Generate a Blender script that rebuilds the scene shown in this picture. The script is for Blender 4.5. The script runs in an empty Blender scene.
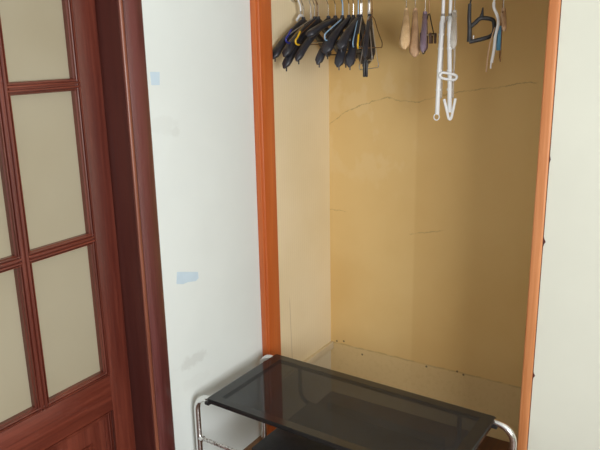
import bpy, bmesh, math, random
from mathutils import Vector, Matrix
from math import sin, cos, pi, radians

random.seed(7)
SC = bpy.context.scene
COL = SC.collection

# ------------------------------------------------------------------ camera
EYE = 1.75
FOCAL_PX = 675.67
yaw, pitch, roll = 0.569687, 0.259265, -0.0197365
fwd = Vector((-sin(yaw) * cos(pitch), cos(yaw) * cos(pitch), -sin(pitch)))
rgt = Vector((cos(yaw), sin(yaw), 0))
upv = rgt.cross(fwd)
r2 = rgt * cos(roll) + upv * sin(roll)
u2 = -rgt * sin(roll) + upv * cos(roll)
cd = bpy.data.cameras.new('camera')
cd.sensor_width = 36.0
cd.lens = FOCAL_PX / 600 * 36.0
cam = bpy.data.objects.new('camera', cd)
m = Matrix.Identity(4)
for i in range(3):
    m[i][0], m[i][1], m[i][2] = r2[i], u2[i], -fwd[i]
m[2][3] = EYE
cam.matrix_world = m
COL.objects.link(cam)
SC.camera = cam

# ------------------------------------------------------------------ light
world = bpy.data.worlds.new('daylight')
SC.world = world
world.use_nodes = True
bg = world.node_tree.nodes['Background']
bg.inputs['Color'].default_value = (0.93, 0.97, 1.0, 1)
bg.inputs['Strength'].default_value = 0.74


def area(name, loc, target, sx, sy, power, col):
    l = bpy.data.lights.new(name, 'AREA')
    l.shape = 'RECTANGLE'
    l.size, l.size_y = sx, sy
    l.energy = power
    l.color = col
    o = bpy.data.objects.new(name, l)
    o.location = loc
    o.rotation_euler = (Vector(target) - Vector(loc)).to_track_quat('-Z', 'Y').to_euler()
    COL.objects.link(o)
    return o


area('window_daylight', (1.53, 0.05, 1.55), (-1.6, 0.75, 1.25), 1.7, 1.3, 92, (0.98, 0.99, 1.0))

vs = SC.view_settings
vs.view_transform = 'Standard'
vs.look = 'None'
vs.gamma = 1.0
vs.use_curve_mapping = False
vs.exposure = 0.0

# ------------------------------------------------------------------ node helpers


def new_mat(name):
    mt = bpy.data.materials.new(name)
    mt.use_nodes = True
    return mt, mt.node_tree, mt.node_tree.nodes['Principled BSDF']


class NT:
    def __init__(self, tree):
        self.t = tree

    def n(self, typ, **kw):
        nd = self.t.nodes.new(typ)
        for k, v in kw.items():
            setattr(nd, k, v)
        return nd

    def link(self, a, b):
        self.t.links.new(a, b)

    def put(self, sock, v):
        if isinstance(v, bpy.types.NodeSocket):
            self.link(v, sock)
        else:
            sock.default_value = v

    def math(self, op, a, b=0.0, c=0.0):
        nd = self.n('ShaderNodeMath', operation=op)
        self.put(nd.inputs[0], a)
        self.put(nd.inputs[1], b)
        self.put(nd.inputs[2], c)
        return nd.outputs[0]

    def sstep(self, v, lo, hi, a=0.0, b=1.0):
        nd = self.n('ShaderNodeMapRange', interpolation_type='SMOOTHSTEP')
        self.put(nd.inputs['Value'], v)
        nd.inputs['From Min'].default_value = lo
        nd.inputs['From Max'].default_value = hi
        nd.inputs['To Min'].default_value = a
        nd.inputs['To Max'].default_value = b
        return nd.outputs[0]

    def pos(self):
        tc = self.n('ShaderNodeTexCoord')
        sp = self.n('ShaderNodeSeparateXYZ')
        self.link(tc.outputs['Object'], sp.inputs[0])
        return tc.outputs['Object'], sp.outputs

    def noise(self, vec, scale, detail=3, rough=0.5, stretch=None):
        nd = self.n('ShaderNodeTexNoise')
        if stretch:
            mp = self.n('ShaderNodeMapping')
            mp.inputs['Scale'].default_value = stretch
            self.link(vec, mp.inputs[0])
            vec = mp.outputs[0]
        self.link(vec, nd.inputs['Vector'])
        nd.inputs['Scale'].default_value = scale
        nd.inputs['Detail'].default_value = detail
        nd.inputs['Roughness'].default_value = rough
        return nd.outputs['Fac']

    def mix(self, fac, a, b, mode='MIX'):
        nd = self.n('ShaderNodeMix', data_type='RGBA', blend_type=mode)
        self.put(nd.inputs[0], fac)
        for i, v in ((6, a), (7, b)):
            if isinstance(v, tuple) and len(v) == 3:
                v = v + (1,)
            self.put(nd.inputs[i], v)
        return nd.outputs[2]

    def curve(self, v, pts, lo, hi, vlo, vhi):
        """piecewise function of v (lo..hi) through pts"""
        u = self.sstep(v, lo, hi)
        u.node.interpolation_type = 'LINEAR'
        fc = self.n('ShaderNodeFloatCurve')
        c = fc.mapping.curves[0]
        p2 = [((x - lo) / (hi - lo), (y - vlo) / (vhi - vlo)) for x, y in pts]
        c.points[0].location = p2[0]
        c.points[1].location = p2[-1]
        for q in p2[1:-1]:
            c.points.new(*q)
        for q in c.points:
            q.handle_type = 'VECTOR'
        fc.mapping.update()
        self.link(u, fc.inputs['Value'])
        return self.math('MULTIPLY_ADD', fc.outputs[0], vhi - vlo, vlo)

    def bump(self, bsdf, h, strength=0.2, dist=0.002):
        b = self.n('ShaderNodeBump')
        b.inputs['Strength'].default_value = strength
        b.inputs['Distance'].default_value = dist
        self.link(h, b.inputs['Height'])
        self.link(b.outputs[0], bsdf.inputs['Normal'])


def srgb(r, g, b):
    def f(c):
        c /= 255
        return c / 12.92 if c <= 0.04045 else ((c + 0.055) / 1.055) ** 2.4
    return (f(r), f(g), f(b))


def plain(name, col, rough=0.5, metal=0.0, spec=0.5, vary=0.12, trans=0.0):
    mt, t, b = new_mat(name)
    k = NT(t)
    vec, _ = k.pos()
    nz = k.noise(vec, 38, 3)
    c2 = tuple(max(0, c * (1 - vary)) for c in col)
    c1 = tuple(min(1, c * (1 + vary)) for c in col)
    k.link(k.mix(nz, c1, c2), b.inputs['Base Color'])
    k.link(k.sstep(nz, 0.3, 0.7, max(0.02, rough - .06), min(1, rough + .08)), b.inputs['Roughness'])
    b.inputs['Metallic'].default_value = metal
    b.inputs['Specular IOR Level'].default_value = spec
    b.inputs['Transmission Weight'].default_value = trans
    return mt


def wood(name, c_lo, c_hi, axis='z', rough=0.35, coat=0.0, scale=9, spec=0.5):
    """long-grained wood, fibres along the given axis"""
    mt, t, b = new_mat(name)
    k = NT(t)
    vec, p = k.pos()
    st = {'z': (1, 1, .06), 'y': (1, .06, 1), 'x': (.06, 1, 1)}[axis]
    big = k.noise(vec, scale, 4, .55, st)
    fine = k.noise(vec, scale * 11, 3, .6, tuple(s if s == 1 else s * .5 for s in st))
    f = k.math('ADD', k.math('MULTIPLY', big, .65), k.math('MULTIPLY', fine, .35))
    f = k.sstep(f, .36, .64)
    k.link(k.mix(f, c_lo, c_hi), b.inputs['Base Color'])
    k.link(k.sstep(fine, .3, .7, rough - .06, rough + .1), b.inputs['Roughness'])
    b.inputs['Specular IOR Level'].default_value = spec
    b.inputs['Coat Weight'].default_value = coat
    b.inputs['Coat Roughness'].default_value = 0.25
    k.bump(b, fine, .12, .001)
    return mt


# ------------------------------------------------------------------ materials
def white_wall(name, base, smudges=False):
    mt, t, b = new_mat(name)
    k = NT(t)
    vec, p = k.pos()
    n1 = k.noise(vec, 2.2, 4)
    n2 = k.noise(vec, 70, 3)
    c = k.mix(k.sstep(n1, .3, .7), tuple(x * .97 for x in base), tuple(min(1, x * 1.02) for x in base))
    if smudges:
        nz = k.noise(vec, 28, 4)
        for (y0, z0, ry, rz, amt) in ((1.732, 0.617, .085, .028, .2), (1.66, 1.50, .085, .035, .07),
                                      (1.72, 1.475, .03, .018, .12), (1.75, 0.53, .10, .03, .05)):
            dy = k.math('DIVIDE', k.math('SUBTRACT', p[1], y0), ry)
            dz = k.math('DIVIDE', k.math('SUBTRACT', p[2], z0), rz)
            d = k.math('SQRT', k.math('ADD', k.math('MULTIPLY', dy, dy), k.math('MULTIPLY', dz, dz)))
            d = k.math('ADD', d, k.math('MULTIPLY', k.math('SUBTRACT', nz, .5), 1.6))
            c = k.mix(k.math('MULTIPLY', k.sstep(d, 1.1, .55), amt), c, srgb(160, 158, 150))
    k.link(c, b.inputs['Base Color'])
    b.inputs['Roughness'].default_value = .75
    b.inputs['Specular IOR Level'].default_value = .3
    k.bump(b, n2, .10, .001)
    return mt


M = {}
M['wall_white'] = white_wall('white_paint', srgb(226, 233, 230), True)
M['wall_right'] = white_wall('cream_paint', srgb(221, 222, 208))
M['ceiling'] = white_wall('ceiling_paint', srgb(232, 230, 224))


def closet_back_mat():
    mt, t, b = new_mat('ochre_paint')
    k = NT(t)
    vec, p = k.pos()
    x, z = p[0], p[2]
    n1 = k.noise(vec, 1.7, 4)
    n2 = k.noise(vec, 9, 4, .55, (1, 1, .7))
    n3 = k.noise(vec, 120, 3)
    base = k.mix(k.sstep(n1, .3, .7), srgb(233, 200, 137), srgb(224, 187, 122))
    # brushed pale patches high on the left
    br = k.math('MULTIPLY', k.sstep(n2, .52, .62), k.sstep(x, -1.05, -1.3))
    br = k.math('MULTIPLY', br, k.sstep(z, 1.0, 1.25))
    base = k.mix(k.math('MULTIPLY', br, .35), base, srgb(238, 212, 160))
    # two sheets meeting in a seam
    seam = k.sstep(x, -1.166, -1.150)
    base = k.mix(k.math('MULTIPLY', seam, .28), base, srgb(210, 167, 100))
    # unpainted band under the mark of a shelf that is gone
    wob = k.math('MULTIPLY', k.math('SUBTRACT', k.noise(vec, 14, 3), .5), .012)
    zz = k.math('ADD', z, wob)
    low = k.sstep(zz, .286, .276)
    spk = k.sstep(k.noise(vec, 55, 4), .5, .68)
    lowc = k.mix(k.math('MULTIPLY', spk, .35), srgb(212, 190, 146), srgb(184, 160, 118))
    base = k.mix(k.math('MULTIPLY', low, .45), base, lowc)

    def line(f, w, amt, x0, x1, col, cur):
        d = k.math('ABSOLUTE', k.math('SUBTRACT', z, f))
        ms = k.sstep(d, w, w * .25)
        ms = k.math('MULTIPLY', ms, k.math('MULTIPLY', k.sstep(x, x0 - .01, x0 + .01), k.sstep(x, x1 + .01, x1 - .01)))
        br_ = k.sstep(k.noise(vec, 22, 3), .38, .55, .35, 1.0)
        return k.mix(k.math('MULTIPLY', k.math('MULTIPLY', ms, br_), amt), cur, col)

    jit = k.math('MULTIPLY', k.math('SUBTRACT', k.noise(vec, 26, 5, .7), .5), .028)
    f1 = k.curve(x, [(-1.601, 1.387), (-1.515, 1.45), (-1.412, 1.49), (-1.299, 1.523), (-1.241, 1.507),
                     (-1.147, 1.506), (-1.093, 1.524), (-.95, 1.556), (-.805, 1.574), (-.689, 1.595)],
                 -1.601, -.689, 1.35, 1.65)
    base = line(k.math('ADD', f1, jit), .0038, .42, -1.60, -.66, srgb(128, 96, 58), base)
    base = line(k.math('ADD', .978, jit), .0035, .45, -1.60, -1.51, srgb(120, 90, 52), base)
    f2 = k.math('ADD', k.math('MULTIPLY_ADD', x, .24, 1.192), jit)
    base = line(f2, .0035, .3, -1.18, -1.02, srgb(120, 90, 52), base)
    base = line(k.math('ADD', .282, wob), .006, .32, -1.60, -.45, srgb(132, 102, 64), base)
    # nail holes
    for (hx, hz) in ((-1.525, .300), (-1.565, .292), (-1.08, .272), (-.93, .285), (-1.42, .252), (-.90, .276)):
        dx = k.math('SUBTRACT', x, hx)
        dz = k.math('SUBTRACT', z, hz)
        d = k.math('SQRT', k.math('ADD', k.math('MULTIPLY', dx, dx), k.math('MULTIPLY', dz, dz)))
        base = k.mix(k.math('MULTIPLY', k.sstep(d, .007, .003), .8), base, srgb(70, 52, 34))
    k.link(base, b.inputs['Base Color'])
    b.inputs['Roughness'].default_value = .62
    b.inputs['Specular IOR Level'].default_value = .35
    k.bump(b, n3, .1, .001)
    return mt


def closet_side_mat():
    mt, t, b = new_mat('cream_striped_paper')
    k = NT(t)
    vec, p = k.pos()
    n1 = k.noise(vec, 2.0, 4)
    base = k.mix(k.sstep(n1, .3, .7), srgb(240, 224, 188), srgb(232, 214, 174))
    s = k.math('ABSOLUTE', k.math('SINE', k.math('MULTIPLY', p[1], 2 * pi / .034)))
    base = k.mix(k.sstep(s, .25, .02, 0, .22), base, srgb(198, 172, 130))
    # one long hairline crack
    d = k.math('ABSOLUTE', k.math('SUBTRACT', p[1], k.math('MULTIPLY_ADD', p[2], -.03, 2.418)))
    ms = k.math('MULTIPLY', k.sstep(d, .0035, .001), k.math('MULTIPLY', k.sstep(p[2], .66, .60), k.sstep(p[2], .2, .24)))
    base = k.mix(k.math('MULTIPLY', ms, .4), base, srgb(140, 116, 84))
    low = k.sstep(p[2], .262, .250)
    base = k.mix(k.math('MULTIPLY', low, .6), base, srgb(200, 190, 166))
    k.link(base, b.inputs['Base Color'])
    b.inputs['Roughness'].default_value = .7
    b.inputs['Specular IOR Level'].default_value = .3
    k.bump(b, s, .08, .001)
    return mt


M['closet_back'] = closet_back_mat()
M['closet_side'] = closet_side_mat()
M['mahogany'] = wood('mahogany_varnish', srgb(84, 34, 25), srgb(122, 58, 42), 'z', .36, .5)
M['mahogany_rail'] = wood('mahogany_rail_varnish', srgb(84, 34, 25), srgb(124, 58, 41), 'y', .36, .5)
M['casing'] = wood('casing_varnish', srgb(78, 34, 31), srgb(108, 58, 56), 'z', .36, .7, 14)
M['jamb'] = wood('jamb_varnish', srgb(74, 32, 27), srgb(92, 44, 36), 'z', .5, 0)
M['bead'] = wood('bead_varnish', srgb(120, 66, 48), srgb(158, 96, 70), 'z', .35, .2)
M['orange'] = wood('orange_pine_varnish', srgb(188, 90, 36), srgb(206, 112, 54), 'z', .42, .2, 12)
M['pale_orange'] = wood('pale_pine_varnish', srgb(190, 116, 64), srgb(212, 143, 92), 'z', .5, .1, 12)  # paler tone of the orange varnish, for the right closet upright only
M['floor'] = wood('floor_boards', srgb(74, 44, 28), srgb(110, 70, 46), 'y', .4, .1, 7)
M['baseboard'] = wood('baseboard_varnish', srgb(112, 82, 56), srgb(136, 102, 72), 'y', .45)
M['cleat'] = plain('cream_painted_batten', srgb(216, 202, 170), .6, vary=.06)
M['chrome'] = plain('chrome', (.82, .81, .80), .14, 1.0, vary=.03)
mt, t, b = new_mat('worn_chrome')
k = NT(t)
vec, _ = k.pos()
pit = k.sstep(k.noise(vec, 120, 4, .7), .5, .6)
k.link(k.mix(pit, (.78, .77, .75), (.20, .17, .14)), b.inputs['Base Color'])
b.inputs['Metallic'].default_value = .9
b.inputs['Roughness'].default_value = .3
M['worn_chrome'] = mt
M['black_plastic'] = plain('black_plastic', srgb(46, 47, 54), .36, vary=.2)
M['dark_plastic'] = plain('deep_black_plastic', srgb(30, 29, 30), .45, vary=.2)
M['steel'] = plain('galvanised_wire', (.72, .71, .69), .36, .85)
M['hook_steel'] = plain('hook_wire', (.62, .60, .56), .25, 1.0)
M['brown_wire'] = plain('brown_wire', srgb(132, 96, 60), .4, .4)
M['blue_sleeve'] = plain('blue_sleeve', srgb(46, 52, 140), .4)
M['sky_sleeve'] = plain('sky_blue_coating', srgb(150, 190, 222), .35)
M['yellow_sleeve'] = plain('yellow_sleeve', srgb(226, 180, 40), .4)
M['white_plastic'] = plain('white_plastic', srgb(236, 238, 238), .35, vary=.03)
M['grey_band'] = plain('grey_plastic', srgb(150, 148, 142), .45)
M['beech'] = wood('beech', srgb(196, 158, 110), srgb(226, 194, 150), 'z', .4, .2, 20)
M['tan_wood'] = wood('tan_wood', srgb(168, 132, 100), srgb(196, 160, 124), 'z', .4, .2, 20)
M['purple_plastic'] = plain('mauve_plastic', srgb(126, 108, 122), .4)
M['brown_clip'] = plain('brown_clip', srgb(84, 58, 44), .45)
M['blue_clip'] = plain('blue_clip', srgb(74, 146, 184), .4)
M['tape'] = plain('pale_blue_tape', srgb(200, 220, 233), .6, vary=.05)
M['shelf_black'] = plain('black_laminate', srgb(42, 40, 40), .38, vary=.1)
M['rod'] = plain('rod_steel', (.6, .59, .57), .3, 1.0)

# clear plastic
mt, t, b = new_mat('clear_plastic')
k = NT(t)
vec, _ = k.pos()
k.link(k.mix(k.noise(vec, 30), srgb(225, 222, 214), srgb(205, 200, 190)), b.inputs['Base Color'])
b.inputs['Roughness'].default_value = .25
b.inputs['Alpha'].default_value = .5
M['clear'] = mt

# frosted door glass: pale, dense and only slightly see-through
mt, t, b = new_mat('frosted_glass')
k = NT(t)
vec, p = k.pos()
k.link(k.mix(k.sstep(k.noise(vec, 1.6, 3), .3, .7), srgb(186, 177, 152), srgb(176, 165, 138)), b.inputs['Base Color'])
b.inputs['Roughness'].default_value = .38
b.inputs['Transmission Weight'].default_value = .25
k.bump(b, k.noise(vec, 260, 2), .15, .0006)
M['frosted'] = mt


def smoked_glass():
    """dark tinted glass, black printed border, thin dust"""
    mt, t, b = new_mat('smoked_glass')
    k = NT(t)
    vec, p = k.pos()
    x, y = p[0], p[1]
    x0, x1, y0, y1 = STX0, STX1, STY0, STY1
    bw = .046
    dx = k.math('MINIMUM', k.math('SUBTRACT', x, x0), k.math('SUBTRACT', x1, x))
    dy = k.math('MINIMUM', k.math('SUBTRACT', y, y0), k.math('SUBTRACT', y1, y))
    d = k.math('MINIMUM', dx, k.math('MULTIPLY', dy, 1.25))
    edge = k.sstep(d, bw + .0015, bw)
    tr = k.n('ShaderNodeBsdfTransparent')
    tr.inputs[0].default_value = (.37, .378, .385, 1)
    geo = k.n('ShaderNodeNewGeometry')
    sepn = k.n('ShaderNodeSeparateXYZ')
    k.link(geo.outputs['True Normal'], sepn.inputs[0])
    top = k.math('MULTIPLY', k.math('ABSOLUTE', sepn.outputs[2]), 1.0)
    dust = k.noise(vec, 6, 5, .6)
    dustf = k.sstep(dust, .3, .8, .05, .08)
    k.link(k.mix(edge, (.02, .02, .02), (.02, .02, .02)), b.inputs['Base Color'])
    b.inputs['Roughness'].default_value = .12
    # body: transparent, dust as a thin diffuse share, border opaque
    dif = k.n('ShaderNodeBsdfDiffuse')
    dif.inputs[0].default_value = (.36, .37, .385, 1)
    mx1 = k.n('ShaderNodeMixShader')
    k.link(dustf, mx1.inputs[0])
    k.link(tr.outputs[0], mx1.inputs[1])
    k.link(dif.outputs[0], mx1.inputs[2])
    gl = k.n('ShaderNodeBsdfGlossy')
    gl.inputs['Roughness'].default_value = .03
    fr = k.n('ShaderNodeFresnel')
    fr.inputs['IOR'].default_value = 1.45
    mx2 = k.n('ShaderNodeMixShader')
    k.link(k.math('MULTIPLY', k.math('MULTIPLY', fr.outputs[0], .65), k.math('SUBTRACT', 1.0, geo.outputs['Backfacing'])), mx2.inputs[0])
    k.link(mx1.outputs[0], mx2.inputs[1])
    k.link(gl.outputs[0], mx2.inputs[2])
    mx3 = k.n('ShaderNodeMixShader')
    k.link(k.math('MAXIMUM', edge, k.math('SUBTRACT', 1.0, top)), mx3.inputs[0])
    k.link(mx2.outputs[0], mx3.inputs[1])
    k.link(b.outputs[0], mx3.inputs[2])
    out = [n for n in t.nodes if n.type == 'OUTPUT_MATERIAL'][0]
    k.link(mx3.outputs[0], out.inputs[0])
    return mt


STX0, STX1, STY0, STY1, STZ = -1.5, -0.562, 1.672, 2.113, 0.508
M['smoked'] = smoked_glass()

# ------------------------------------------------------------------ mesh helpers


def box(bm, x0, x1, y0, y1, z0, z1, bev=0.0, seg=2):
    r = bmesh.ops.create_cube(bm, size=1.0)
    vs_ = r['verts']
    for v in vs_:
        v.co = Vector(((x0 + x1) / 2 + v.co.x * (x1 - x0), (y0 + y1) / 2 + v.co.y * (y1 - y0), (z0 + z1) / 2 + v.co.z * (z1 - z0)))
    if bev > 0:
        es = list({e for v in vs_ for e in v.link_edges})
        bmesh.ops.bevel(bm, geom=es, offset=bev, segments=seg, profile=.5, affect='EDGES')
    return bm


def smooth_path(pts, n=6):
    pts = [Vector(p) for p in pts]
    if len(pts) < 3:
        return pts
    out = []
    for i in range(len(pts) - 1):
        p0 = pts[max(i - 1, 0)]
        p1, p2 = pts[i], pts[i + 1]
        p3 = pts[min(i + 2, len(pts) - 1)]
        for j in range(n):
            s = j / n
            out.append(.5 * ((2 * p1) + (-p0 + p2) * s + (2 * p0 - 5 * p1 + 4 * p2 - p3) * s * s + (-p0 + 3 * p1 - 3 * p2 + p3) * s ** 3))
    out.append(pts[-1])
    return out


def sweep(bm, pts, rad, seg=10, up=(0, 0, 1), power=2.0):
    """tube along pts; rad is one radius, or a function of 0..1 giving (across, upward) half sizes"""
    pts = [Vector(p) for p in pts]
    N = len(pts)
    rings = []
    up = Vector(up)
    for i, p in enumerate(pts):
        tg = (pts[min(i + 1, N - 1)] - pts[max(i - 1, 0)]).normalized()
        u = up - tg * up.dot(tg)
        if u.length < 1e-3:
            u = Vector((0, 1, 0)) - tg * tg.y
            if u.length < 1e-3:
                u = Vector((1, 0, 0))
        u.normalize()
        s = tg.cross(u)
        a, c = rad(i / (N - 1)) if callable(rad) else (rad, rad)
        ring = []
        for j in range(seg):
            th = 2 * pi * j / seg
            cx, cy = cos(th), sin(th)
            if power != 2.0:
                cx = math.copysign(abs(cx) ** (2 / power), cx)
                cy = math.copysign(abs(cy) ** (2 / power), cy)
            ring.append(bm.verts.new(p + s * a * cx + u * c * cy))
        rings.append(ring)
        if not callable(rad):
            up = u           # parallel transport for wires
    for i in range(N - 1):
        for j in range(seg):
            bm.faces.new((rings[i][j], rings[i][(j + 1) % seg], rings[i + 1][(j + 1) % seg], rings[i + 1][j]))
    bm.faces.new(list(reversed(rings[0])))
    bm.faces.new(rings[-1])
    return bm


def prism(bm, poly, axis, a, b):
    """extrude a 2-D polygon along an axis from a to b"""
    def P(q, w):
        return {'x': (w, q[0], q[1]), 'y': (q[0], w, q[1]), 'z': (q[0], q[1], w)}[axis]
    A = [bm.verts.new(P(q, a)) for q in poly]
    B = [bm.verts.new(P(q, b)) for q in poly]
    n = len(poly)
    bm.faces.new(A)
    bm.faces.new(list(reversed(B)))
    for i in range(n):
        bm.faces.new((A[i], B[i], B[(i + 1) % n], A[(i + 1) % n]))
    return bm


def obj(name, bm, mat, parent=None, sharp=40):
    bmesh.ops.recalc_face_normals(bm, faces=bm.faces[:])
    me = bpy.data.meshes.new(name)
    bm.to_mesh(me)
    bm.free()
    me.polygons.foreach_set('use_smooth', [True] * len(me.polygons))
    me.set_sharp_from_angle(angle=radians(sharp))
    me.materials.append(M[mat] if isinstance(mat, str) else mat)
    o = bpy.data.objects.new(name, me)
    COL.objects.link(o)
    if parent:
        o.parent = parent
    return o


def thing(name, label, cat, loc=(0, 0, 0), rotz=0, group=None):
    o = bpy.data.objects.new(name, None)
    o.empty_display_size = .05
    COL.objects.link(o)
    o.location = loc
    o.rotation_euler = (0, 0, rotz)
    tag(o, label, cat, group)
    return o


def tag(o, label, cat, group=None):
    o['label'] = label
    o['category'] = cat
    if group:
        o['group'] = group
    return o


def struct(name, bm, mat, label=None, parent=None):
    o = obj(name, bm, mat, parent)
    if not parent:
        o['kind'] = 'structure'
        o['label'] = label
        o['category'] = name.split('_')[0]
    return o


B = bmesh.new

# ------------------------------------------------------------------ the room
WX = -1.60          # face of the left wall
FY = 2.162          # face of the wall with the closet
BY = 2.77           # closet back
CEIL = 2.55
JY = 1.4927         # hinge-side reveal of the door frame
DX = -1.675         # face of the door
DY0 = 0.79          # other side of the door opening
DTOP = 2.06

struct('floor', box(B(), -1.78, 1.62, -2.6, BY + .1, -.08, 0), 'floor', 'dark brown wooden floor under the glass stand')
struct('ceiling', box(B(), -1.78, 1.62, -2.6, BY + .1, CEIL, CEIL + .08), 'ceiling', 'white ceiling of the room above the closet')
bm = B()
box(bm, -1.78, WX, -2.6, DY0 - .03, 0, CEIL)
box(bm, -1.78, WX, JY + .03, FY + .015, 0, CEIL)
box(bm, -1.78, WX, DY0 - .03, JY + .03, DTOP + .03, CEIL)
struct('wall_left', bm, 'wall_white', 'white painted wall between the brown door frame and the closet')
JT = .095           # depth of the closet jamb boards
bm = B()
box(bm, -.4620, 1.5, FY, FY + .10, 0, CEIL)
box(bm, WX, -.4620, FY, FY + .10, 2.22, CEIL)
struct('wall_front', bm, 'wall_right', 'pale cream wall to the right of the closet opening')
bm = B()
box(bm, 1.5, 1.62, -2.6, -.85, 0, CEIL)
box(bm, 1.5, 1.62, .95, FY + .1, 0, CEIL)
box(bm, 1.5, 1.62, -.85, .95, 0, .85)
box(bm, 1.5, 1.62, -.85, .95, 2.25, CEIL)
struct('wall_right', bm, 'wall_right', 'cream side wall of the room with the window')
bm = B()
for (a, b_, c, d_) in ((-.85, -.79, .85, 2.25), (.89, .95, .85, 2.25), (-.79, .89, .85, .91), (-.79, .89, 2.19, 2.25), (.02, .08, .91, 2.19)):
    box(bm, 1.505, 1.525, a, b_, c, d_)
struct('window_1', bm, 'white_plastic', 'white framed window in the right side wall')
struct('wall_closet_left', box(B(), -1.78, WX, FY + .0152, BY, 0, CEIL), 'closet_side', 'cream striped left inner wall of the closet')
struct('wall_closet_back', box(B(), -1.78, .0, BY, BY + .1, 0, CEIL), 'closet_back', 'cracked ochre painted back wall of the closet')
struct('wall_closet_right', box(B(), -.36, -.26, FY + .1, BY, 0, CEIL), 'closet_side', 'right inner wall of the closet')

# closet jamb boards
bm = B()
box(bm, WX, -1.563, FY + .018, FY + JT + .010, 0, 2.20, .004, 3)
box(bm, WX, -1.572, FY + .012, FY + .026, 0, 2.20, .003, 2)
struct('trim_1', bm, 'orange', 'orange varnished wooden upright at the left of the closet opening')
bm = B()
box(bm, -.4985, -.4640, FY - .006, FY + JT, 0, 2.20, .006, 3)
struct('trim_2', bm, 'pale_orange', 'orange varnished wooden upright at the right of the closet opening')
bm = B()
box(bm, -1.563, -.4985, FY - .004, FY + JT, 2.165, 2.20, .004, 2)
struct('trim_3', bm, 'orange', 'orange varnished wooden head board of the closet opening')
# broken plaster lumps along the right upright
bm = B()
box(bm, -.4640, -.4622, FY - .0006, FY + .004, 0, 2.18)
for (z, dz, w) in ((1.395, .03, .005), (1.13, .025, .009), (.66, .022, .008)):
    prism(bm, [(-.4640, z - dz), (-.4640 + w * .5, z - dz * .3), (-.4640 + w, z), (-.4640 + w * .4, z + dz * .4), (-.4640, z + dz)], 'y', FY - .0012, FY + .004)
o = struct('trim_4', bm, 'jamb', 'dark chipped gap between the right closet upright and the wall')
# batten that once held a shelf
bm = B()
box(bm, WX, WX + .016, FY + JT + .01, BY - .001, .248, .285, .002, 2)
struct('trim_5', bm, 'cleat', 'cream painted shelf batten on the left closet wall')
# baseboard
bm = B()
prism(bm, [(WX, 0), (WX + .016, 0), (WX + .016, .068), (WX + .009, .08), (WX, .08)], 'y', 1.597, FY - .005)
struct('baseboard_left', bm, 'baseboard', 'brown wooden baseboard along the white left wall')

# ------------------------------------------------------------------ door frame
bm = B()
CX = -1.585
box(bm, -1.72, CX + .001, JY, JY + .0045, 0, DTOP)
struct('trim_6', bm, 'jamb', 'dark brown inner face of the door frame')
bm = B()
prof = [(WX, JY + .0046), (CX - .001, JY + .0046)]
for a in range(0, 181, 30):
    prof.append((CX - .002 + .006 * sin(radians(a)), JY + .0135 - .0085 * cos(radians(a))))
prof += [(CX - .003, JY + .0225), (WX, JY + .0225)]
prism(bm, prof, 'z', 0, DTOP + .02)
struct('trim_7', bm, 'bead', 'lighter brown bead along the door casing')
bm = B()
prism(bm, [(WX, JY + .0235), (CX, JY + .0235), (CX + .002, JY + .028), (CX + .002, 1.588), (CX - .002, 1.595), (WX, 1.595)], 'z', 0, DTOP + .10)
struct('trim_8', bm, 'casing', 'dark red-brown door casing beside the white wall')
bm = B()
box(bm, WX, CX, DY0 - .10, DY0, 0, DTOP + .10, .002)
box(bm, WX, CX, DY0, JY, DTOP, DTOP + .10, .002)
box(bm, -1.72, WX, DY0 - .012, DY0 - .001, 0, DTOP)
box(bm, -1.72, WX, DY0, JY, DTOP, DTOP + .012)
struct('trim_9', bm, 'casing', 'dark red-brown head and far side of the door casing')

# ------------------------------------------------------------------ glazed door
door = bpy.data.objects.new('door_1', None)
COL.objects.link(door)
door.location = (DX, (DY0 + JY) / 2, .008)
door['kind'] = 'structure'
door['label'] = 'dark red-brown wooden door with frosted glass panes'
door['category'] = 'door'
OX, OY, OZ = door.location
TH = .04
ya, yb = DY0 + .004 - OY, JY - .005 - OY      # door edges, local
G0, G1 = .878 - OY, 1.402 - OY                # glazed field incl. mouldings
VM = 1.142 - OY                               # upright glazing bar centre
zb, zt = .685 - OZ, 1.975 - OZ                # glazed field bottom / top
obj('stile', box(B(), -TH, 0, G1, yb, 0, DTOP - .015, .0015), 'mahogany', door)
obj('stile', box(B(), -TH, 0, ya, G0, 0, DTOP - .015, .0015), 'mahogany', door)
PZ1 = .555 - OZ
obj('rail', box(B(), -TH, 0, G0, G1, PZ1, zb, .0008), 'mahogany_rail', door)
obj('rail', box(B(), -TH, 0, G0, G1, zt, DTOP - .015, .0008), 'mahogany_rail', door)
obj('rail', box(B(), -TH, 0, G0, G1, 0, .12, .0008), 'mahogany_rail', door)


def bar_profile(h):
    """half-round stepped glazing bar section: (depth x, across)"""
    half = [(-.012, 1.0), (-.009, .88), (-.0025, .84), (-.002, .72), (-.0075, .68), (-.0075, .58), (-.001, .53), (.0015, .42), (.0015, .22), (-.0005, .14), (-.006, .10), (-.006, .03)]
    pts = [(-TH + .004, -h)] + [(d, -h * q) for d, q in half] + [(d, h * q) for d, q in reversed(half)] + [(-TH + .004, h)]
    return pts


def ybar(name, y, h, z0, z1):
    bm = B()
    prism(bm, [(p[0], y + p[1]) for p in bar_profile(h)], 'z', z0, z1)
    obj(name, bm, 'mahogany', door, 25)


def zbar(name, z, h, y0, y1):
    bm = B()
    poly = [(p[0], z + p[1]) for p in bar_profile(h)]
    A = [bm.verts.new((q[0], y0, q[1])) for q in poly]
    Bv = [bm.verts.new((q[0], y1, q[1])) for q in poly]
    n = len(poly)
    bm.faces.new(A)
    bm.faces.new(list(reversed(Bv)))
    for i in range(n):
        bm.faces.new((A[i], Bv[i], Bv[(i + 1) % n], A[(i + 1) % n]))
    obj(name, bm, 'mahogany_rail', door, 25)


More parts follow.
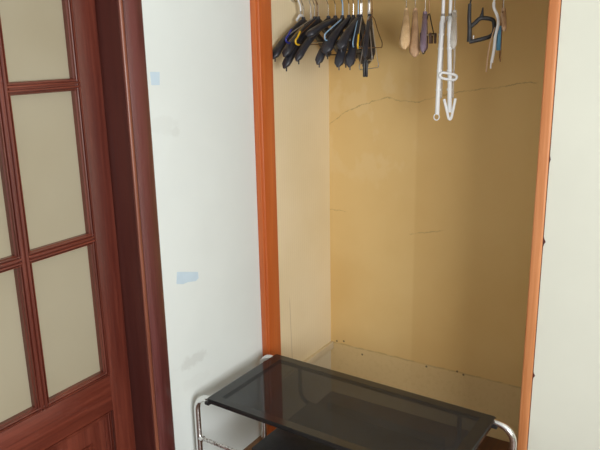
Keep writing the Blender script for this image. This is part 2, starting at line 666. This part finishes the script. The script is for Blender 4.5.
MZ = (1.166 - OZ, 1.650 - OZ)
HB = .022
ybar('glazing_bar', VM, HB + .002, zb, zt)
for z in MZ:
    zbar('glazing_bar', z, HB - .004, G0, VM - HB * .5)
    zbar('glazing_bar', z, HB - .004, VM + HB * .5, G1)


def moulding(name, pts_yz, w=.017, mat='mahogany'):
    """mitred stepped frame around a rectangle (y0,y1,z0,z1), sloping inwards"""
    y0, y1, z0, z1 = pts_yz
    bm = B()
    prof = [(0, -.0005), (.0006, -.005), (.0018, -.005), (.0028, .0015), (.0058, .0015), (.0066, -.0055), (.0080, -.0055), (.0090, -.002), (.0115, -.003), (.0125, -.009), (w, -.012), (w, -TH + .006), (0, -TH + .006)]
    rings = []
    for (cy, sy, cz, sz) in ((y0, 1, z0, 1), (y1, -1, z0, 1), (y1, -1, z1, -1), (y0, 1, z1, -1)):
        rings.append([bm.verts.new((d, cy + sy * w_, cz + sz * w_)) for w_, d in prof])
    n = len(prof)
    for i in range(4):
        for j in range(n):
            bm.faces.new((rings[i][j], rings[i][(j + 1) % n], rings[(i + 1) % 4][(j + 1) % n], rings[(i + 1) % 4][j]))
    obj(name, bm, mat, door, 25)


cols = ((G0, VM - HB), (VM + HB, G1))
rows = ((zb, MZ[0] - HB + .006), (MZ[0] + HB - .006, MZ[1] - HB + .006), (MZ[1] + HB - .006, zt))
moulding('moulding', (G0, G1, zb, zt), .015)
for c in cols:
    for r in rows:
        g = box(B(), -.033, -.028, c[0] + .001, c[1] - .001, r[0] + .001, r[1] - .001)
        obj('pane', g, 'frosted', door)
# lower panel
moulding('panel_moulding', (G0 - .006, G1 - .010, .12, PZ1), .022)
bm = B()
box(bm, -.030, -.014, G0 + .012, G1 - .028, .138, PZ1 - .018)
box(bm, -.016, -.004, G0 + .075, G1 - .090, .20, PZ1 - .085, .006, 1)
obj('lower_panel', bm, 'mahogany', door)
bm = B()
sweep(bm, smooth_path([(0, ya + .05, 1.0), (.045, ya + .05, 1.0), (.052, ya + .06, 1.0), (.05, ya + .15, 1.0)], 5), .009, 10)
obj('door_handle', bm, 'steel', door)

# blue scraps stuck on the white wall


def patch(name, poly, label):
    bm = B()
    cy = sum(p[0] for p in poly) / len(poly)
    cz = min(p[1] for p in poly)
    prism(bm, [(p[0] - cy, p[1] - cz) for p in poly], 'x', 0, .0006)
    o = obj(name, bm, 'tape')
    o.location = (WX, cy, cz)
    tag(o, label, 'tape', 'scraps of blue tape on the white wall')


patch('tape_scrap', [(1.682, 0.982), (1.792, 0.949), (1.793, 0.925), (1.778, 0.918), (1.735, 0.927), (1.708, 0.928), (1.675, 0.939)],
      'pale blue torn tape scrap halfway down the white wall')
patch('tape_scrap', [(1.622, 1.678), (1.665, 1.676), (1.661, 1.634), (1.624, 1.636)],
      'small pale blue tape scrap beside the dark casing')

# ------------------------------------------------------------------ glass stand
st = thing('glass_stand', 'low black smoked glass stand with chrome tube legs in front of the closet', 'tv stand', (-1.03, 1.90, 0), radians(-1.6))
SX, SY = -1.03, 1.90


def at(x, y, z):
    return (x - SX, y - SY, z)


bm = B()
cr = .012
poly = []
for (cx, cy, a0) in ((STX1 - cr, STY1 - cr, 0), (STX0 + cr, STY1 - cr, 90), (STX0 + cr, STY0 + cr, 180), (STX1 - cr, STY0 + cr, 270)):
    for a in range(0, 91, 18):
        poly.append((cx + cr * cos(radians(a0 + a)), cy + cr * sin(radians(a0 + a))))
prism(bm, poly, 'z', STZ - .018, STZ)
bmesh.ops.recalc_face_normals(bm, faces=bm.faces[:])
bmesh.ops.bevel(bm, geom=[e for e in bm.edges if abs(e.verts[0].co.z - e.verts[1].co.z) < 1e-5 and len(e.link_faces) == 2], offset=.004, segments=3, affect='EDGES')
gl = obj('glass_top', bm, 'smoked')
gl.data.polygons.foreach_set('use_smooth', [False] * len(gl.data.polygons))
gl.parent = st
gl.location = (-SX, -SY, 0)

TR = .0122
ZT = STZ - .013
for (xe, sgn) in ((STX0, -1), (STX1, 1)):
    for yl in (STY0 + .020, STY1 - .018):
        bm = B()
        x0 = xe - sgn * .004
        R_ = .060
        pts = [at(x0, yl, ZT), at(xe + sgn * .002, yl, ZT)]
        for a in range(0, 91, 9):
            pts.append(at(xe + sgn * (.004 + R_ * sin(radians(a))), yl, ZT - R_ + R_ * cos(radians(a))))
        pts.append(at(xe + sgn * (.004 + R_), yl, .25))
        pts.append(at(xe + sgn * (.004 + R_), yl, .012))
        sweep(bm, pts, TR, 14)
        lg = obj('leg', bm, 'chrome', st)
        bm = B()
        px_ = xe + sgn * (.004 + R_)
        sweep(bm, [at(px_, yl, 0.0), at(px_, yl, .012), at(px_, yl, .03)], .0125, 14)
        ft = obj('foot_cap', bm, 'dark_plastic', lg)
        bm = B()
        box(bm, xe - SX - .010, xe - SX + .010, yl - SY - .016, yl - SY + .016, STZ - .030, STZ - .0182, .002)
        obj('glass_clip', bm, 'dark_plastic', lg)
    # side rungs
XL, XR = STX0 - .064, STX1 + .064
ZR = .338
for yl in (STY0 + .020, STY1 - .018):
    bm = B()
    if yl < 1.9:
        sweep(bm, [at(XL, yl, ZR - .022), at(-1.03, yl, ZR - .022), at(XR, yl, ZR - .022)], .0075, 12)
        obj('rail', bm, 'worn_chrome', st)
        for xx in (XL + .012, XR - .012):
            bm = B()
            sweep(bm, [at(xx - .010, yl, ZR - .022), at(xx, yl, ZR - .022), at(xx + .010, yl, ZR - .022)], .0105, 12)
            obj('rail_collar', bm, 'chrome', st)
# hanging rear tube carrying the lower shelf
bm = B()
yh = 2.098
R_ = .05
xl, xr = -1.370, -.690
pts = [at(xl, yh, STZ - .019), at(xl, yh, .43)]
for a in range(0, 91, 10):
    pts.append(at(xl + R_ - R_ * cos(radians(a)), yh, ZR - .004 + R_ - R_ * sin(radians(a))))
for a in range(90, -1, -10):
    pts.append(at(xr - R_ + R_ * cos(radians(a)), yh, ZR - .004 + R_ - R_ * sin(radians(a))))
pts += [at(xr, yh, .43), at(xr, yh, STZ - .019)]
sweep(bm, pts, .008, 12)
obj('hanging_frame', bm, 'dark_plastic', st)
bm = B()
box(bm, -1.318 - SX, -.735 - SX, STY0 + .03 - SY, yh - .009 - SY, ZR - .006, ZR + .012, .003)
obj('lower_shelf', bm, 'shelf_black', st)
bm = B()
box(bm, -1.225 - SX, -.735 - SX, yh - .026 - SY, yh - .012 - SY, ZR + .0118, ZR + .046, .003)
obj('shelf_lip', bm, 'shelf_black', st)

# ------------------------------------------------------------------ closet rod
RY, RZ, RR = 2.48, EYE + .200, .0125
rd = thing('closet_rod', 'steel hanging rail across the top of the closet carrying the hangers', 'rod', (-1.03, RY, RZ))
bm = B()
sweep(bm, [(WX + 1.03 + .004, 0, 0), (0, 0, 0), (-.36 + 1.03 - .004, 0, 0)], RR, 16)
obj('rail', bm, 'rod', rd)
for xx, s in ((WX + 1.03, 1), (-.36 + 1.03, -1)):
    bm = B()
    sweep(bm, [(xx, 0, 0), (xx + s * .006, 0, 0), (xx + s * .014, 0, 0)], .026, 18)
    obj('socket', bm, 'rod', rd)

# ------------------------------------------------------------------ hangers
NECK = -.090


def hook_pts(neck=NECK, r=.018):
    """question-mark hook over the rod; the rod axis passes through the origin along Y"""
    cz = RR + .0018 - r
    pts = []
    for a in range(-25, 181, 15):
        pts.append((-r * cos(radians(a)), 0, cz + r * sin(radians(a))))
    pts += [(r * .98, 0, cz - .010), (r * .55, 0, cz - .024), (.002, 0, cz - .036), (0, 0, cz - .048), (0, 0, neck - .008)]
    return smooth_path(pts, 3)


def hook(parent, mat='hook_steel', neck=NECK, w=.0016):
    bm = B()
    sweep(bm, hook_pts(neck), w, 8)
    return obj('hook', bm, mat, parent)


def place(name, label, cat, x, yawd, group, swing=0.0):
    t_ = thing(name, label, cat, (x, RY, RZ), 0, group)
    # local +X is the arm pointing out of the closet
    t_.rotation_euler = (0, radians(swing), radians(-90 + yawd))
    return t_


def suit_hanger(x, yawd, drop, label, mat='black_plastic', L=.21, bar=True, wide=.025, clips=(), group='black suit hangers on the closet rail', bend=.03, tipdrop=.02, hookmat='hook_steel', fwdbend=-.25, thick=.011, swing=0.0, name='suit_hanger', neck=NECK):
    t_ = place(name, label, 'clothes hanger', x, yawd, group, swing)
    bm = B()
    pts = []
    for i in range(-20, 21):
        s = i / 20
        a = abs(s)
        z = neck - .012 - (drop - tipdrop - .012) * (a ** 1.15) - tipdrop * a ** 5
        y = fwdbend * bend * (a ** 2)
        pts.append((s * L, y, z))

    def rad(u):
        a = abs(2 * u - 1)
        w = .0085 + (wide - .0085) * (a ** 1.3)
        h = thick + .002 * a
        if a > .9:
            f = math.sqrt(max(.05, 1 - ((a - .9) / .1) ** 2))
            w *= f
            h *= f
        return (w, h)
    sweep(bm, pts, rad, 12, power=2.6)
    obj('shoulders', bm, mat, t_, 50)
    bm = B()
    sweep(bm, [(0, 0, neck + .005), (0, 0, neck - .006), (0, 0, neck - .02)], lambda u: (.007 + .004 * u, .007 + .006 * u), 10, up=(1, 0, 0))
    obj('neck', bm, mat, t_)
    hook(t_, hookmat, neck)
    ze = neck - drop + .004
    if bar:
        bm = B()
        e = L * .90
        sweep(bm, smooth_path([(-e, fwdbend * bend * .8, ze + .006), (-e * .97, fwdbend * bend * .7, ze - .006), (-e * .85, fwdbend * bend * .5, ze - .010), (0, fwdbend * bend * .3, ze - .010), (e * .85, fwdbend * bend * .5, ze - .010), (e * .97, fwdbend * bend * .7, ze - .006), (e, fwdbend * bend * .8, ze + .006)], 4), .0022, 8)
        obj('trouser_bar', bm, 'dark_plastic', t_)
    # little pegs under the arm ends
    for s in ((-1, 1) if mat == 'black_plastic' else ()):
        bm = B()
        sweep(bm, [(s * L * .93, fwdbend * bend * .85, ze), (s * L * .935, fwdbend * bend * .85, ze - .006), (s * L * .935, fwdbend * bend * .85, ze - .016)], lambda u: (.0025, .003), 8, up=(1, 0, 0))
        obj('peg', bm, mat, t_)
    for cx in clips:
        bm = B()
        box(bm, cx - .010, cx + .010, fwdbend * bend * .3 - .009, fwdbend * bend * .3 - .0005, ze - .072, ze - .008, .003)
        box(bm, cx - .010, cx + .010, fwdbend * bend * .3 + .0005, fwdbend * bend * .3 + .009, ze - .072, ze - .008, .003)
        box(bm, cx - .007, cx + .007, fwdbend * bend * .3 - .006, fwdbend * bend * .3 + .006, ze - .024, ze - .010, .002)
        obj('trouser_clip', bm, 'dark_plastic', t_)
    return t_


def wire_hanger(x, yawd, drop, label, L=.20, mat='steel', sleeve=None, hookmat=None, w=.0016, droop=.02, neck=NECK, group='wire hangers on the closet rail', notch=True, swing=0.0):
    t_ = place('wire_hanger', label, 'clothes hanger', x, yawd, group, swing)
    z0 = neck - .008
    ze = neck - drop
    bm = B()
    pts = [(0, 0, z0 + .004)]
    side = [(.03, z0 - .008), (L * .55, z0 - (drop - .012) * .52), (L * .92, ze + .010), (L, ze), (L * 1.0, ze - .010), (L * .95, ze - .017), (L * .85, ze - .018)]
    right = [(a, 0, z) for a, z in side]
    left = [(-a, 0, z) for a, z in reversed(side)]
    path = smooth_path(pts + right + [(0, 0, ze - .018)] + left + pts, 5)
    sweep(bm, path, w, 7)
    obj('frame', bm, mat, t_)
    # twisted neck
    bm = B()
    for ph in (0, pi):
        sweep(bm, [(.0018 * cos(ph + i * .9), .0018 * sin(ph + i * .9), z0 + i * .0022) for i in range(14)], w * .85, 6)
    obj('twisted_neck', bm, mat if not hookmat else hookmat, t_)
    hook(t_, hookmat or mat, neck, w)
    if sleeve:
        for s in (1, -1):
            bm = B()
            sp = [(s * a, 0, z) for a, z in [(L * .80, ze + .032), (L * .92, ze + .010), (L, ze), (L, ze - .010), (L * .95, ze - .017), (L * .86, ze - .018)]]
            sweep(bm, smooth_path(sp, 5), w + .0016, 9)
            obj('end_sleeve', bm, sleeve, t_)
    return t_


# left bunch: black suit hangers
suit_hanger(-1.552, -2, .158, 'black suit hanger nearest the left closet wall, leftmost of the bunch', wide=.022, bar=False)
suit_hanger(-1.497, -3, .150, 'dark grey suit hanger second from left, behind the blue ended wire hanger', wide=.021, bend=.02, bar=False)
suit_hanger(-1.480, -8, .195, 'black suit hanger with the broadest low end, third from left', wide=.022, bar=False)
suit_hanger(-1.432, -6, .168, 'long straight armed black suit hanger, fourth from left', wide=.018, bend=.01, bar=False)
suit_hanger(-1.400, -2, .075, 'flat armed dark suit hanger lying highest in the bunch', wide=.021, L=.19, bar=False, tipdrop=.01)
suit_hanger(-1.368, 3, .180, 'bluish black suit hanger whose tip hangs low left of the curved one', wide=.018, bend=.015, bar=False)
suit_hanger(-1.338, 5, .140, 'strongly curved black suit hanger in the middle of the bunch', wide=.026, bend=.035)
suit_hanger(-1.318, 14, .190, 'black suit hanger with a low rounded tip below the curved one', wide=.021, bar=False)
suit_hanger(-1.296, 11, .125, 'curved dark suit hanger right of the middle of the bunch', wide=.021, bend=.03)
suit_hanger(-1.285, 17, .190, 'black suit hanger with low tip under the steel wire hangers', wide=.020, bend=.02, bar=False)
suit_hanger(-1.246, 22, .160, 'rightmost black hanger of the bunch with long trouser clips', wide=.010, bend=.0, clips=(.175,), thick=.008)

# left bunch: wire hangers
wire_hanger(-1.515, 2, .080, 'steel wire hanger with dark blue sleeved ends at the left of the bunch', sleeve='blue_sleeve', w=.0022)
wire_hanger(-1.485, 6, .088, 'wire hanger with yellow sleeved ends among the black hangers', mat='brown_wire', sleeve='yellow_sleeve', w=.0020)
wire_hanger(-1.366, 9, .074, 'pale blue coated wire hanger in front of the curved black hanger', mat='sky_sleeve', w=.0026)
wire_hanger(-1.296, 22, .100, 'thin light blue wire hanger left of the bare steel ones', mat='sky_sleeve', w=.0020)
wire_hanger(-1.280, 23, .105, 'steel wire hanger with a yellow sleeved end at the right of the bunch', sleeve='yellow_sleeve', w=.0018)
wire_hanger(-1.252, 31, .150, 'bare steel wire hanger with twisted neck, second from right of the bunch', w=.0022)
wire_hanger(-1.246, 10, .185, 'bare steel wire hanger whose corner hangs lowest at the right', L=.13, w=.0022)
wire_hanger(-1.236, 6, .105, 'bare brownish wire hanger, rightmost of the left bunch', L=.12, mat='brown_wire', w=.0020)

# white paper-like hook tag seen at the far left: a white plastic hanger turned to the wall
t_ = place('white_hook_hanger', 'white plastic hook showing at the top left of the bunch', 'clothes hanger', -1.565, -2, None)
bm = B()
sweep(bm, hook_pts(-.075), lambda u: (.004, .004), 10)
obj('hook', bm, 'white_plastic', t_)
bm = B()
sweep(bm, smooth_path([(-.03, 0, -.100), (-.012, 0, -.082), (0, 0, -.078), (.012, 0, -.082), (.03, 0, -.100)], 5), lambda u: (.004, .006), 10)
obj('shoulders', bm, 'white_plastic', t_)

# right bunch
suit_hanger(-1.092, 25, .145, 'pale beech wooden hanger, leftmost of the right bunch', mat='beech', wide=.019, bar=False, bend=.03, group=None, name='wooden_hanger', tipdrop=.04, L=.20, neck=-.074)
suit_hanger(-1.056, 24, .170, 'tan wooden hanger with pale round tip beside the beech one', mat='tan_wood', wide=.019, bar=False, bend=.004, group=None, name='wooden_hanger', L=.20, neck=-.076)
suit_hanger(-1.016, 21, .140, 'mauve grey plastic hanger right of the tan wooden hanger', mat='purple_plastic', wide=.012, bar=True, bend=.0, group=None, name='plastic_hanger', L=.20)


def skirt_hanger(x, yawd, label):
    t_ = place('clip_hanger', label, 'clothes hanger', x, yawd, None)
    hook(t_, 'brown_wire')
    bm = B()
    z0 = NECK
    sweep(bm, smooth_path([(-.10, 0, z0 - .078), (-.05, 0, z0 - .04), (0, 0, z0 - .004), (.05, 0, z0 - .04), (.10, 0, z0 - .078)], 5), .0022, 8)
    obj('arms', bm, 'dark_plastic', t_)
    bm = B()
    sweep(bm, [(-.11, 0, z0 - .080), (0, 0, z0 - .080), (.11, 0, z0 - .080)], .0026, 8)
    obj('bar', bm, 'steel', t_)
    for cx in (-.095, .0, .095):
        bm = B()
        box(bm, cx - .011, cx + .011, -.010, -.003, z0 - .112, z0 - .072, .003)
        box(bm, cx - .011, cx + .011, .003, .010, z0 - .112, z0 - .072, .003)
        obj('clip', bm, 'brown_clip', t_)


skirt_hanger(-1.000, 10, 'dark wire clip hanger with brown clips right of the wooden hangers')


# white folding drying hanger
FX = -.935
t_ = thing('folding_drying_hanger', 'white folding drying hanger of two long tubes with a clip, hanging lowest', 'drying hanger', (FX, RY, RZ), radians(27))
r_ = RZ - EYE       # rod height above the eye, heights below are taken from it


def fz(z):
    return z - r_


hk = B()
for dx in (-.010, .016):
    pts = [(dx, -.018 * cos(radians(a)), RR + .0055 - .018 + .018 * sin(radians(a))) for a in range(-20, 181, 20)]
    pts += [(dx, .012, -.03), (dx, .002, -.05), (dx, 0, -.075), (dx, 0, fz(.095))]
    sweep(hk, smooth_path(pts, 3), .0062, 10)
obj('hook', hk, 'white_plastic', t_)
bm = B()
for dx in (-.010, .016):
    sweep(bm, [(dx, 0, fz(.104)), (dx, 0, fz(.099)), (dx, 0, fz(.094))], .0070, 12)
obj('band', bm, 'grey_band', t_)
for dx, x1, z1 in ((-.014, -.020, -.262), (.014, .026, -.255)):
    bm = B()
    pts = [(dx + .004, 0, fz(.094)), (dx + .003, -.002, fz(.078)), (dx, -.004, fz(.066)), (dx + (x1 - dx) * .2, -.004, fz(0.0)), (dx + (x1 - dx) * .7, -.004, fz(-.13)), (x1, -.004, fz(z1))]
    sweep(bm, smooth_path(pts, 6), .0085, 12)
    for q in (.03, -.02, -.10, -.17):
        f = (0.066 - q) / (.066 - z1)
        c = (dx + (x1 - dx) * f, -.004, fz(q))
        sweep(bm, [(c[0], c[1], c[2] + .004), c, (c[0], c[1], c[2] - .004)], .0100, 12)
    obj('arm', bm, 'white_plastic', t_)
bm = B()
sweep(bm, [(-.022 + .010 * cos(a * pi / 12), -.004, fz(-.272) + .012 * sin(a * pi / 12)) for a in range(24)] + [(-.022 + .010, -.004, fz(-.272))], .0022, 8)
obj('end_ring', bm, 'white_plastic', t_)
bm = B()
sweep(bm, smooth_path([(.004, -.006, fz(-.205)), (.016, -.008, fz(-.25)), (.024, -.008, fz(-.278)), (.032, -.008, fz(-.278)), (.038, -.008, fz(-.25)), (.046, -.006, fz(-.203))], 4), lambda u: (.005, .0026), 10, up=(0, 1, 0))
obj('end_clip', bm, 'white_plastic', t_)
bm = B()
zc = fz(-.122)
sweep(bm, smooth_path([(.038, -.016, zc - .013), (-.004, -.016, zc - .006), (-.016, -.016, zc + .004), (-.010, -.016, zc + .014), (.006, -.016, zc + .014), (.040, -.016, zc + .006), (.046, -.016, zc - .004), (.038, -.016, zc - .013)], 4), .0050, 10)
obj('link_loop', bm, 'white_plastic', t_)
for dx, dy in ((-.002, .04), (.030, .045), (.040, .03)):
    bm = B()
    sweep(bm, smooth_path([(.006, 0, fz(.094)), (dx * .6, dy * .6, fz(.05)), (dx, dy, fz(-.02)), (dx, dy, fz(-.12)), (dx, dy, fz(-.205))], 4), .0040, 10)
    obj('rear_arm', bm, 'clear', t_)

# clear plastic hanger behind it
suit_hanger(-.902, 20, .130, 'cloudy clear plastic hanger right behind the white drying hanger', mat='clear', wide=.013, bar=False, bend=.0, group=None, name='plastic_hanger', L=.20, tipdrop=.03)
# black plastic hanger with a D shaped loop
t_ = thing('loop_hanger', 'black plastic hanger with a D shaped loop left of the white wavy one', 'clothes hanger', (-.842, RY, RZ), radians(27))
hk = B()
pts = [(0, -.018 * cos(radians(a)), RR + .0025 - .018 + .018 * sin(radians(a))) for a in range(-20, 181, 20)]
pts += [(0, .012, -.03), (0, .002, -.05), (-.004, 0, -.07)]
sweep(hk, smooth_path(pts, 3), .0028, 8)
obj('hook', hk, 'dark_plastic', t_)
bm = B()
sweep(bm, smooth_path([(-.004, 0, -.066), (-.004, 0, fz(.085)), (-.001, 0, fz(.05)), (.000, 0, fz(.002))], 6), lambda u: (.0060 + .003 * u, .006), 10, up=(0, 1, 0), power=3)
obj('arm', bm, 'dark_plastic', t_)
bm = B()
loop = [(.0, 0, fz(.002)), (.026, 0, fz(.007)), (.066, 0, fz(.017)), (.084, 0, fz(.030)), (.086, 0, fz(.056)), (.080, 0, fz(.076)), (.056, 0, fz(.083)), (.034, 0, fz(.082)), (.018, 0, fz(.068)), (.003, 0, fz(.055))]
sweep(bm, smooth_path(loop, 5), lambda u: (.0075, .0060), 10, up=(0, 1, 0), power=3)
obj('loop', bm, 'dark_plastic', t_)
bm = B()
sweep(bm, smooth_path([(.038, 0, fz(.080)), (.041, 0, fz(.098)), (.043, 0, fz(.120))], 5), lambda u: (.009 * (1 - u) ** 1.5 + .0025, .004), 10, up=(0, 1, 0))
obj('strap_notch', bm, 'dark_plastic', t_)
bm = B()
sweep(bm, [(.013, -.0065, fz(.024)), (.013, -.0075, fz(.018)), (.013, -.0065, fz(.012))], .003, 10, up=(1, 0, 0))
obj('rivet', bm, 'steel', t_)

# white wavy hanger with blue clip
t_ = thing('wavy_hanger', 'white wavy plastic hanger seen edge on with a light blue clip behind', 'clothes hanger', (-.755, RY, RZ), radians(27))
hk = B()
pts = [(0, -.018 * cos(radians(a)), RR + .0030 - .018 + .018 * sin(radians(a))) for a in range(-20, 181, 20)]
pts += [(0, .012, -.03), (-.002, .002, -.05), (-.004, 0, -.07)]
sweep(hk, smooth_path(pts, 3), .0036, 8)
obj('hook', hk, 'white_plastic', t_)
bm = B()
sweep(bm, smooth_path([(-.004, 0, -.066), (-.003, -.004, fz(.115)), (.010, -.010, fz(.085)), (.012, -.014, fz(.06)), (.005, -.014, fz(.02)), (.002, -.014, fz(-.03)), (-.004, -.014, fz(-.072))], 6), lambda u: (.0055, .006), 10, up=(0, 1, 0))
obj('arm', bm, 'white_plastic', t_)
bm = B()
sweep(bm, smooth_path([(-.004, -.014, fz(-.066)), (-.006, -.014, fz(-.08)), (-.006, -.014, fz(-.092))], 4), .0026, 8)
obj('tip', bm, 'white_plastic', t_)
bm = B()
sweep(bm, smooth_path([(.004, 0, fz(.05)), (-.012, .004, fz(-.02)), (-.018, .004, fz(-.104))], 5), .0026, 8)
obj('rear_arm', bm, 'tan_wood', t_)
bm = B()
box(bm, .012, .027, -.006, .006, fz(-.030), fz(.055), .003)
box(bm, .013, .026, -.012, -.006, fz(-.010), fz(.040), .002)
obj('clip', bm, 'blue_clip', t_)

wire_hanger(-.727, 17, .155, 'brown wire hanger, rightmost of all the hangers', mat='brown_wire', group=None, w=.0018, L=.19)
suit_hanger(-.724, 19, .075, 'small tan wooden hanger tip high at the right end', mat='tan_wood', wide=.008, bar=False, bend=0, group=None, name='wooden_hanger', L=.13, thick=.007, tipdrop=.01)
